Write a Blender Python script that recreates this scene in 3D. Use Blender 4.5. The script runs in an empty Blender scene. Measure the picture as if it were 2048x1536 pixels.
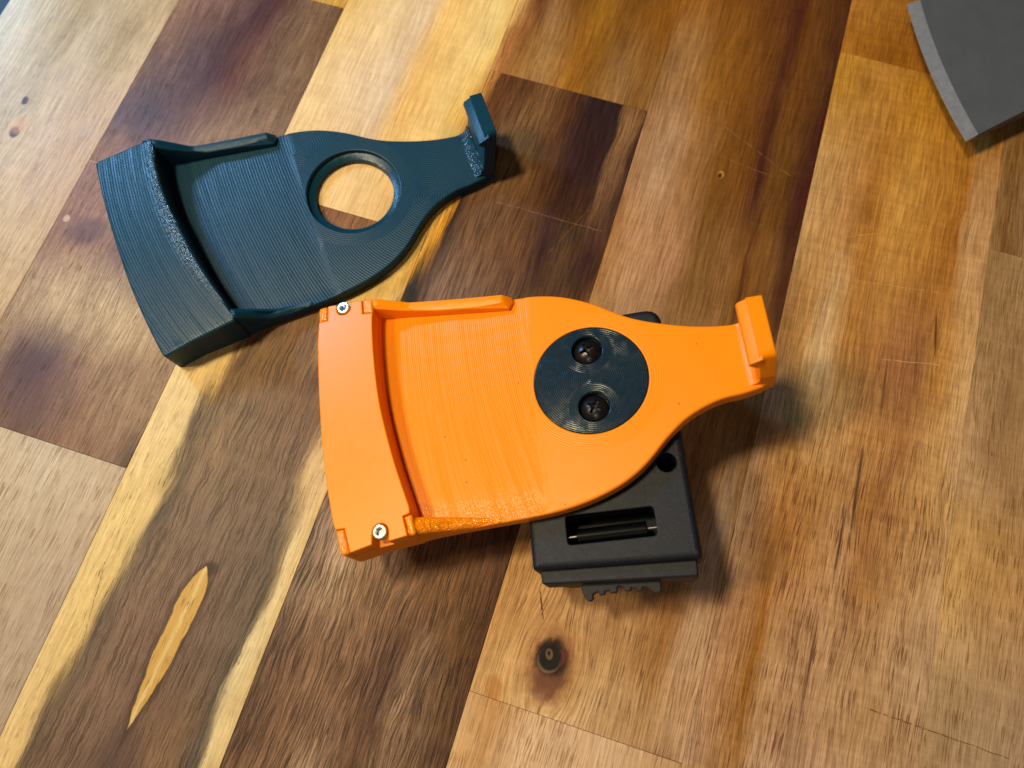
import bpy, bmesh, math, random
from mathutils import Vector, Matrix, Euler
from mathutils.geometry import delaunay_2d_cdt
random.seed(7)
S = 0.001                                   # everything below is written in millimetres
sc = bpy.context.scene
COL = sc.collection

# ------------------------------------------------------------------ camera
cam = bpy.data.cameras.new('camera'); co = bpy.data.objects.new('camera', cam); COL.objects.link(co)
co.location = (0, 0, 300*S); co.rotation_euler = (math.radians(16.5), 0, 0)
cam.sensor_width = 36; cam.lens = 36*1420/2048
cam.clip_start = 0.01; cam.clip_end = 20
cam.dof.use_dof = True; cam.dof.focus_distance = 0.292; cam.dof.aperture_fstop = 7.5
sc.camera = co
sc.view_settings.view_transform = 'Standard'; sc.view_settings.look = 'None'
sc.view_settings.exposure = 0; sc.view_settings.gamma = 1
# ------------------------------------------------------------------ room light
w = bpy.data.worlds.new('World'); sc.world = w; w.use_nodes = True
bg = w.node_tree.nodes['Background']; bg.inputs[0].default_value = (0.62, 0.52, 0.40, 1); bg.inputs[1].default_value = 0.06
def lamp(name, loc, target, size, power, color):
    l = bpy.data.lights.new(name, 'AREA'); l.shape = 'DISK'; l.size = size*S; l.energy = power; l.color = color
    o = bpy.data.objects.new(name, l); COL.objects.link(o)
    o.location = Vector(loc)*S
    o.rotation_euler = (Vector(target)-Vector(loc)).to_track_quat('-Z', 'Y').to_euler()
    return o
lamp('window_light', (-440, 432, 310), (-130, 120, 0), 80, 2.1, (0.26, 0.55, 1.0))
lamp('ceiling_lamp', (-380, 225, 900), (40, 90, 0), 115, 6.0, (1.0, 0.86, 0.56))
lamp('side_lamp', (-860, 60, 1000), (40, 90, 0), 190, 7.6, (1.0, 0.72, 0.36))

lamp('room_lamp', (-60, -520, 760), (0, 60, 0), 42, .85, (1.0, 0.93, 0.84))
# ------------------------------------------------------------------ node helper
def lin(c):
    f = lambda x: (x/12.92 if x <= .04045 else ((x+.055)/1.055)**2.4)
    return tuple(f(v/255) for v in c)
class NT:
    def __init__(s, name):
        s.m = bpy.data.materials.new(name); s.m.use_nodes = True
        s.t = s.m.node_tree; s.n = s.t.nodes; s.l = s.t.links
        s.b = s.n['Principled BSDF']
        tc = s.n.new('ShaderNodeTexCoord'); s.P = s.vm('SCALE', tc.outputs['Object'], sc=1/S)
    def put(s, sock, v):
        if isinstance(v, bpy.types.NodeSocket): s.l.new(v, sock)
        elif isinstance(v, (tuple, list)) and len(v) == 3 and sock.type == 'RGBA': sock.default_value = (*v, 1)
        else: sock.default_value = v
    def vm(s, op, a, b=None, sc=None):
        n = s.n.new('ShaderNodeVectorMath'); n.operation = op; s.put(n.inputs[0], a)
        if b is not None: s.put(n.inputs[1], b)
        if sc is not None: s.put(n.inputs['Scale'], sc)
        return n.outputs['Value'] if op in ('LENGTH', 'DISTANCE', 'DOT_PRODUCT') else n.outputs['Vector']
    def m_(s, op, a, b=None, c=None, clamp=False):
        n = s.n.new('ShaderNodeMath'); n.operation = op; n.use_clamp = clamp; s.put(n.inputs[0], a)
        if b is not None: s.put(n.inputs[1], b)
        if c is not None: s.put(n.inputs[2], c)
        return n.outputs[0]
    def add(s, a, b): return s.m_('ADD', a, b)
    def sub(s, a, b): return s.m_('SUBTRACT', a, b)
    def mul(s, a, b): return s.m_('MULTIPLY', a, b)
    def ss(s, x, a, b, lo=0., hi=1.):       # smoothstep a..b -> lo..hi
        n = s.n.new('ShaderNodeMapRange'); n.interpolation_type = 'SMOOTHSTEP'
        s.put(n.inputs[0], x); s.put(n.inputs[1], a); s.put(n.inputs[2], b); s.put(n.inputs[3], lo); s.put(n.inputs[4], hi)
        return n.outputs[0]
    def xyz(s, v):
        n = s.n.new('ShaderNodeSeparateXYZ'); s.put(n.inputs[0], v); return n.outputs
    def vec(s, x, y, z=0.):
        n = s.n.new('ShaderNodeCombineXYZ'); s.put(n.inputs[0], x); s.put(n.inputs[1], y); s.put(n.inputs[2], z); return n.outputs[0]
    def noise(s, v, scale, detail=3., rough=.55, dist=0.):
        n = s.n.new('ShaderNodeTexNoise'); s.put(n.inputs['Vector'], v); n.inputs['Scale'].default_value = scale
        n.inputs['Detail'].default_value = detail; n.inputs['Roughness'].default_value = rough; n.inputs['Distortion'].default_value = dist
        return n.outputs[0]
    def mix(s, f, a, b, mode='MIX'):
        n = s.n.new('ShaderNodeMix'); n.data_type = 'RGBA'; n.blend_type = mode; n.clamp_factor = True
        s.put(n.inputs[0], f); s.put(n.inputs[6], a); s.put(n.inputs[7], b); return n.outputs[2]
    def ramp(s, x, stops):
        n = s.n.new('ShaderNodeValToRGB'); e = n.color_ramp.elements
        n.color_ramp.interpolation = 'EASE' if len(stops) < 3 else 'LINEAR'
        while len(e) < len(stops): e.new(0.5)
        for i, (p, c) in enumerate(sorted(stops)):
            e[i].position = p; e[i].color = (*c, 1)
        s.put(n.inputs[0], x); return n.outputs[0]
    def bump(s, h, dist, strength=1., normal=None):
        n = s.n.new('ShaderNodeBump'); n.inputs['Strength'].default_value = strength; n.inputs['Distance'].default_value = dist*S
        s.put(n.inputs['Height'], h)
        if normal is not None: s.put(n.inputs['Normal'], normal)
        return n.outputs[0]
    def out(s, color=None, rough=None, normal=None, metal=0., ior=1.5, spec=None):
        if color is not None: s.put(s.b.inputs['Base Color'], color)
        if rough is not None: s.put(s.b.inputs['Roughness'], rough)
        if normal is not None: s.put(s.b.inputs['Normal'], normal)
        s.b.inputs['Metallic'].default_value = metal; s.b.inputs['IOR'].default_value = ior
        if spec is not None: s.b.inputs['Specular IOR Level'].default_value = spec
        return s.m

# ------------------------------------------------------------------ mesh helpers
def tag(o, label=None, cat=None, kind=None, group=None):
    if label: o['label'] = label
    if cat: o['category'] = cat
    if kind: o['kind'] = kind
    if group: o['group'] = group
    return o
def empty(name, mw=None, parent=None):
    o = bpy.data.objects.new(name, None); COL.objects.link(o); o.empty_display_size = .01
    if parent: o.parent = parent
    if mw is not None: o.matrix_world = mw
    return o
def mesh(name, V, F, mat, parent=None, angle=35, mats=None, midx=None):
    me = bpy.data.meshes.new(name)
    me.from_pydata([tuple(c*S for c in v) for v in V], [], F)
    me.validate(); me.update()
    bm = bmesh.new(); bm.from_mesh(me)
    bmesh.ops.recalc_face_normals(bm, faces=bm.faces)
    bm.to_mesh(me); bm.free()
    me.shade_smooth(); me.set_sharp_from_angle(angle=math.radians(angle))
    for p in me.polygons:
        if max(abs(c) for c in p.normal) > .99995: p.use_smooth = False
    me.materials.append(mat)
    o = bpy.data.objects.new(name, me); COL.objects.link(o)
    if parent: o.parent = parent
    return o
def area2(L): return sum(L[i][0]*L[(i+1) % len(L)][1]-L[(i+1) % len(L)][0]*L[i][1] for i in range(len(L)))
def ccw(L): return L if area2(L) > 0 else L[::-1]
def fillet(P, default=0, n=5):
    """corner list of (x, y[, r]) -> loop with rounded corners"""
    out = []; N = len(P)
    for i in range(N):
        p = Vector(P[i][:2]); r = P[i][2] if len(P[i]) > 2 else default
        a = Vector(P[i-1][:2]); b = Vector(P[(i+1) % N][:2])
        if r <= 0: out.append(tuple(p)); continue
        da = (a-p); db = (b-p); la, lb = da.length, db.length; da /= la; db /= lb
        ang = da.angle(db); t = min(r/math.tan(ang/2), la*.48, lb*.48)
        A = p+da*t; B = p+db*t
        for k in range(n+1):
            u = k/n; out.append(tuple(A*(1-u)**2+p*2*u*(1-u)+B*u*u))
    return out
def spline(P, step=1.5):
    """open Catmull-Rom through P"""
    out = []; n = len(P)
    for i in range(n-1):
        p0 = Vector(P[max(i-1, 0)]); p1 = Vector(P[i]); p2 = Vector(P[i+1]); p3 = Vector(P[min(i+2, n-1)])
        k = max(1, int((p2-p1).length/step))
        for j in range(k):
            t = j/k
            out.append(tuple(.5*((2*p1)+(-p0+p2)*t+(2*p0-5*p1+4*p2-p3)*t*t+(-p0+3*p1-3*p2+p3)*t**3)))
    out.append(tuple(P[-1])); return out
def circle(cx, cy, r, n=64): return [(cx+r*math.cos(2*math.pi*i/n), cy+r*math.sin(2*math.pi*i/n)) for i in range(n)]
def inset(L, d):                            # ccw loop, positive = inwards
    N = len(L); out = []
    for i in range(N):
        a, p, b = Vector(L[i-1]), Vector(L[i]), Vector(L[(i+1) % N])
        e1 = (p-a).normalized(); e2 = (b-p).normalized()
        n1 = Vector((-e1.y, e1.x)); n2 = Vector((-e2.y, e2.x)); n = n1+n2
        if n.length < 1e-6: n = n1
        n.normalize(); c = max(.35, n.dot(n1))
        out.append(tuple(p+n*(d/c)))
    return out
def pip(x, y, L):
    c = False; j = len(L)-1
    for i in range(len(L)):
        xi, yi = L[i]; xj, yj = L[j]
        if (yi > y) != (yj > y) and x < (xj-xi)*(y-yi)/(yj-yi)+xi: c = not c
        j = i
    return c
def dist_loop(x, y, L):
    best = 1e9
    for i in range(len(L)):
        ax, ay = L[i-1]; bx, by = L[i]; dx, dy = bx-ax, by-ay; q = dx*dx+dy*dy
        t = 0 if q == 0 else max(0, min(1, ((x-ax)*dx+(y-ay)*dy)/q))
        best = min(best, (x-ax-dx*t)**2+(y-ay-dy*t)**2)
    return best**.5
def clean(L):
    out = []
    for p in L:
        if not out or (Vector(p)-Vector(out[-1])).length > 1e-3: out.append(p)
    if (Vector(out[0])-Vector(out[-1])).length < 1e-3: out.pop()
    return out
def cdt(loops, pts=()):
    vs = []; es = []
    for L in loops:
        b = len(vs); vs += [Vector(p) for p in L]; es += [(b+i, b+(i+1) % len(L)) for i in range(len(L))]
    vs += [Vector(p) for p in pts]
    r = delaunay_2d_cdt(vs, es, [], 0, 1e-5)
    F = []
    for f in r[2]:
        x = sum(r[0][i][0] for i in f)/3; y = sum(r[0][i][1] for i in f)/3
        if pip(x, y, loops[0]) and not any(pip(x, y, h) for h in loops[1:]): F.append(list(f))
    return [tuple(v) for v in r[0]], F, r[3]
def slab_data(loop, top, bot, bevel=.5, seg=3, holes=(), grid=0, hb=None, swap=None):
    """solid between height field top(x,y) and bot, rounded upper edge"""
    top_f = top if callable(top) else (lambda x, y: top)
    loops = [clean(ccw(list(loop)))]+[clean(ccw(list(h)))[::-1] for h in holes]
    V = []; F = []
    inner = []
    for li, L in enumerate(loops):
        bv = bevel if li == 0 or hb is None else hb
        prof = [(bv*(1-math.cos(a)), bv*(1-math.sin(a))) for a in [math.pi/2*k/seg for k in range(seg+1)]] if bv > 0 else [(0, 0)]
        n = len(L); rings = []
        base = [len(V)+i for i in range(n)]; V += [(x, y, bot) for x, y in L]; rings.append(base)
        last = None
        for d, drop in prof:
            q = inset(L, d) if d > 0 else L
            ids = [len(V)+i for i in range(n)]; V += [(x, y, top_f(x, y)-drop) for x, y in q]; rings.append(ids); last = q
        for a, b in zip(rings, rings[1:]):
            for i in range(n): F.append((a[i], a[(i+1) % n], b[(i+1) % n], b[i]))
        inner.append((last, rings[-1], L, base))
    pts = []
    il = [q[0] for q in inner]
    if grid:
        x0 = min(p[0] for p in il[0]); x1 = max(p[0] for p in il[0]); y0 = min(p[1] for p in il[0]); y1 = max(p[1] for p in il[0])
        x = x0+grid*.5
        while x < x1:
            y = y0+grid*.5
            while y < y1:
                if pip(x, y, il[0]) and not any(pip(x, y, h) for h in il[1:]) and min(dist_loop(x, y, q) for q in il) > grid*.35: pts.append((x, y))
                y += grid
            x += grid
    for which in (0, 1):
        Ls = il if which == 0 else [q[2] for q in inner]
        ids = [q[1] if which == 0 else q[3] for q in inner]
        flat = [i for a in ids for i in a]
        vv, ff, orig = cdt(Ls, pts if which == 0 else ())
        mp = {}
        for k, o in enumerate(orig):
            o = [q for q in o if q < len(flat)]
            if o: mp[k] = flat[o[0]]
            else:
                x, y = vv[k]; mp[k] = len(V); V.append((x, y, top_f(x, y) if which == 0 else bot))
        F += [tuple(mp[i] for i in f) for f in ff]
    if swap: V = [swap(v) for v in V]
    return V, F
def slab(name, loop, top, bot, mat, parent=None, angle=35, **k):
    V, F = slab_data(loop, top, bot, **k); return mesh(name, V, F, mat, parent, angle)
def lathe_data(prof, n=48, c=(0, 0)):
    V = []; F = []
    for r, z in prof:
        for i in range(n): V.append((c[0]+r*math.cos(2*math.pi*i/n), c[1]+r*math.sin(2*math.pi*i/n), z))
    for k in range(len(prof)-1):
        for i in range(n): F.append((k*n+i, k*n+(i+1) % n, (k+1)*n+(i+1) % n, (k+1)*n+i))
    return V, F
def join(*vf):
    V = []; F = []
    for v, f in vf:
        b = len(V); V += v; F += [tuple(i+b for i in q) for q in f]
    return V, F
def tube_data(a, b, r, n=20, round_=.0):
    a = Vector(a); b = Vector(b); d = (b-a).normalized(); q = d.to_track_quat('Z', 'Y')
    Ln = (b-a).length; V, F = lathe_data([(0.001, 0), (r-round_, 0), (r, round_), (r, Ln-round_), (r-round_, Ln), (0.001, Ln)], n)
    return [tuple(a+q @ Vector(v)) for v in V], F

# ================================================================== TABLE TOP of glued staves
# stave frame: u across the grain, v along it
TA = math.radians(72.5)
table_m = Matrix(((math.sin(TA), math.cos(TA), 0, 0), (-math.cos(TA), math.sin(TA), 0, 0), (0, 0, 1, 0), (0, 0, 0, 1)))
EL = {'L': (0.98, 0.86, 0.74), 'M': (0.90, 0.76, 0.54), 'R': (0.80, 0.66, 0.44)}   # photo exposure per zone used to read wood colours
def alb(c, z):
    l = lin(c); e = EL[z]; q = [(l[i]-.018)/e[i] for i in range(3)]
    g = .3*q[0]+.55*q[1]+.15*q[2]; st = {'L': 1.03, 'M': 1.08, 'R': 1.10}[z]; k = {'L': .88, 'M': .92, 'R': .82}[z]
    return tuple(min(.82, max(.010, (g+(v-g)*st)*k*t_)) for v, t_ in zip(q, {'L': (1.03, 1.0, .94), 'M': (1.04, .99, .95), 'R': (1.06, .98, .96)}[z]))
def wood(name, u0, u1, profiles, zone='M', warp=3.0, grain=.35, pores=.5, pore_len=1., pore_col=(70, 42, 22), fig=0., fig_f=1.3, fig_w=3.6,
         mottle=.25, cross=.1, knots=(), lines=(), blobs=(), leaf=None, seed=0., fleck=0., pore_v=None, tone=None):
    t = NT(name); x, y, z = t.xyz(t.P)
    P0 = t.vec(x, y, 0.)
    Ps = t.vm('ADD', P0, (seed*37.3, seed*91.7, seed*13.1))
    sx, sy, _ = t.xyz(Ps)
    U = x; Vv = y
    for (ku, kv, ru, rv, amt) in knots:
        du = t.sub(x, ku); dv = t.sub(y, kv)
        e = t.add(t.m_('POWER', t.m_('DIVIDE', du, ru), 2.), t.m_('POWER', t.m_('DIVIDE', dv, rv), 2.))
        U = t.sub(U, t.mul(t.mul(du, t.m_('EXPONENT', t.mul(e, -1.))), amt))
    wn = t.noise(t.vec(t.mul(sx, .035), t.mul(sy, .012)), 1., 2.)
    wn2 = t.noise(t.vec(t.mul(sx, .12), t.mul(sy, .05)), 1., 3.)
    G = t.add(U, t.add(t.mul(t.sub(wn, .5), warp*2.2), t.mul(t.sub(wn2, .5), min(1., warp*.3)+(1.5 if fig else 0.))))
    U = t.add(U, t.add(t.mul(t.sub(wn, .5), warp*4), t.mul(t.sub(wn2, .5), warp*1.2)))
    jit = t.noise(t.vec(t.mul(U, .9), t.mul(sy, .035)), 1., 4., .65)
    T = t.m_('DIVIDE', t.sub(t.add(U, t.mul(t.sub(jit, .5), 5.)), u0), u1-u0)
    col = None; pv = None
    for (v, st) in sorted(profiles, key=lambda p: p[0]):
        r = t.ramp(T, [(p, alb(c, zone)) for p, c in st])
        if col is None: col = r
        else: col = t.mix(t.ss(Vv, pv, v), col, r)
        pv = v
    if tone: col = t.mix(1., col, tone, 'MULTIPLY')
    # mottling: soft clouds, and faint bands across the grain
    mo = t.noise(t.vec(t.mul(U, .09), t.mul(sy, .035)), 1., 4., .6)
    cr = t.noise(t.vec(t.mul(sx, .05), t.mul(sy, .33)), 1., 3.)
    k = t.add(1., t.add(t.mul(t.sub(mo, .5), mottle*2.6), t.mul(t.sub(cr, .5), cross*2.)))
    # streaks along the grain
    usy = t.add(G, seed*17.); grain = grain*1.5
    g1 = t.noise(t.vec(t.mul(usy, .55), t.mul(sy, .016)), 1., 4., .6)
    g2 = t.noise(t.vec(t.mul(usy, 1.45), t.mul(sy, .055)), 1., 3., .6)
    g3 = t.noise(t.vec(t.mul(usy, 1.9), t.mul(sy, .42)), 1., 3., .65)
    g2c = t.sub(t.ss(g2, .36, .64), .5)
    k = t.mul(k, t.add(1., t.add(t.mul(t.sub(g1, .5), grain*1.9), t.add(t.mul(g2c, grain*1.1), t.mul(t.sub(g3, .5), .20+grain*.6)))))
    if fleck:
        fk = t.noise(t.vec(t.mul(sx, 1.3), t.mul(sy, .8)), 1., 3., .7)
        k = t.mul(k, t.add(1., t.mul(t.sub(fk, .5), fleck)))
    col = t.mix(1., col, t.vec(k, t.m_('POWER', k, 1.15), t.m_('POWER', k, 1.3)), 'MULTIPLY')
    # open pores: short dark dashes
    pn = t.noise(t.vec(t.mul(usy, 2.3), t.mul(sy, .125/pore_len)), 1., 1.5, .5)
    dn = t.noise(t.vec(t.mul(U, .10), t.mul(sy, .02)), 1., 2.)
    th = t.ss(dn, .3, .65, .70-.05*pores, .635-.10*pores)
    pm = t.mul(t.ss(t.sub(pn, th), 0., .05), min(1., .34+pores*.42))
    if pore_v: pm = t.mul(pm, t.ss(y, pore_v[1], pore_v[0], .12, 1.))
    col = t.mix(pm, col, alb(pore_col, zone))
    hgt = t.sub(t.mul(g2, .25), pm)
    if fig:                                  # curly figure: thin wavy dark lines
        w1 = t.noise(t.vec(t.mul(sx, .14), t.mul(sy, .26)), 1., 3., .6)
        w2 = t.noise(t.vec(t.mul(sx, .02), t.mul(sy, .03)), 1., 2.)
        ph = t.add(t.mul(G, fig_f), t.add(t.mul(t.sub(w1, .5), fig_w), t.mul(t.sub(w2, .5), 9.)))
        am = t.noise(t.vec(t.mul(ph, .95), t.mul(sy, .03)), 1., 3., .6)
        f1 = t.ss(am, .53, .62)
        am2 = t.noise(t.vec(t.mul(ph, 1.7), t.mul(sy, .06)), 1., 2., .6)
        f1 = t.m_('MAXIMUM', f1, t.mul(t.ss(am2, .54, .62), .75))
        lum = t.n.new('ShaderNodeRGBToBW'); t.put(lum.inputs[0], col)
        f1 = t.mul(f1, t.mul(t.ss(lum.outputs[0], .42, .22, .15, 1.), fig))
        col = t.mix(f1, col, t.mix(1., col, (.32, .28, .27), 'MULTIPLY')); hgt = t.sub(hgt, t.mul(f1, .5))
    for (bu, bv, ru, rv, ang, soft, c, amt) in blobs:
        du = t.sub(x, bu); dv = t.sub(y, bv); ca, sa = math.cos(ang), math.sin(ang)
        a = t.add(t.mul(du, ca/ru), t.mul(dv, sa/ru)); b = t.add(t.mul(du, -sa/rv), t.mul(dv, ca/rv))
        d = t.m_('SQRT', t.add(t.mul(a, a), t.mul(b, b)))
        d = t.add(d, t.mul(t.sub(t.noise(t.vec(t.mul(sx, .35), t.mul(sy, .22)), 1., 4., .65), .5), .9*soft))
        col = t.mix(t.mul(t.ss(d, 1.+soft*.5, 1.-soft*.5), amt), col, alb(c, zone))
    if leaf:
        (lu, lv, lw, ll, tilt, c1, c2) = leaf
        dv = t.sub(y, lv); du = t.sub(t.sub(x, lu), t.mul(dv, tilt))
        du = t.add(du, t.mul(t.sub(t.noise(t.vec(t.mul(sx, .1), t.mul(sy, .12)), 1., 3.), .5), 2.6))
        wv = t.mul(t.sub(1., t.m_('POWER', t.m_('ABSOLUTE', t.m_('DIVIDE', dv, ll)), t.ss(dv, -5., 5., 1.7, 6.))), lw)
        wv = t.mul(wv, t.ss(dv, -ll, ll, .9, 1.05))
        e = t.sub(wv, t.m_('ABSOLUTE', du))
        col = t.mix(t.mul(t.ss(e, -3.2, -.2), .65), col, alb((70, 52, 46), zone))
        lc = t.mix(t.ss(t.m_('ABSOLUTE', du), .2, 1.3), alb(c2, zone), alb(c1, zone))
        lc = t.mix(1., lc, t.vec(t.add(.8, t.mul(g2, .4)), t.add(.78, t.mul(g2, .42)), t.add(.72, t.mul(g2, .5))), 'MULTIPLY')
        lc = t.mix(t.mul(t.ss(pn, .60, .66), .6), lc, alb((120, 80, 40), zone))
        col = t.mix(t.ss(e, -.25, .35), col, lc)
    for (a, b, wd, c, amt) in lines:
        ax, ay = a; bx, by = b; L2 = (bx-ax)**2+(by-ay)**2
        ja = t.vm('SUBTRACT', t.vm('ADD', P0, t.vm('SCALE', t.vm('SUBTRACT', t.vec(t.noise(t.vm('SCALE', P0, sc=.08), 1., 3.), t.noise(t.vm('SCALE', P0, sc=.09), 1., 3.), 0.), (.5, .5, 0.)), sc=2.)), (ax, ay, 0.))
        h = t.m_('DIVIDE', t.vm('DOT_PRODUCT', ja, (bx-ax, by-ay, 0.)), L2, clamp=True)
        d = t.vm('DISTANCE', ja, t.vec(t.mul(h, bx-ax), t.mul(h, by-ay), 0.))
        mk = t.mul(t.ss(d, wd, wd*.3), t.mul(amt, t.ss(t.noise(P0, .45, 2.), .35, .55)))
        col = t.mix(mk, col, alb(c, zone))
    # hairline wipe scratches in the finish
    s1 = t.noise(t.vec(t.mul(t.add(x, t.mul(y, .9)), .035), t.mul(t.sub(y, t.mul(x, .9)), 1.7)), 1., 4., .7)
    s2 = t.noise(t.vec(t.mul(t.sub(x, t.mul(y, .3)), 1.5), t.mul(t.add(y, t.mul(x, .3)), .04)), 1., 3., .7)
    sm = t.mul(t.add(t.ss(s1, .66, .72), t.ss(s2, .68, .74)), .10)
    col = t.mix(sm, col, (.62, .50, .36))
    ro = t.add(.50, t.add(t.mul(t.sub(mo, .5), .18), t.mul(pm, .25)))
    n = t.bump(hgt, .10, .55)
    return t.out(col, ro, n, spec=.24)

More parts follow.
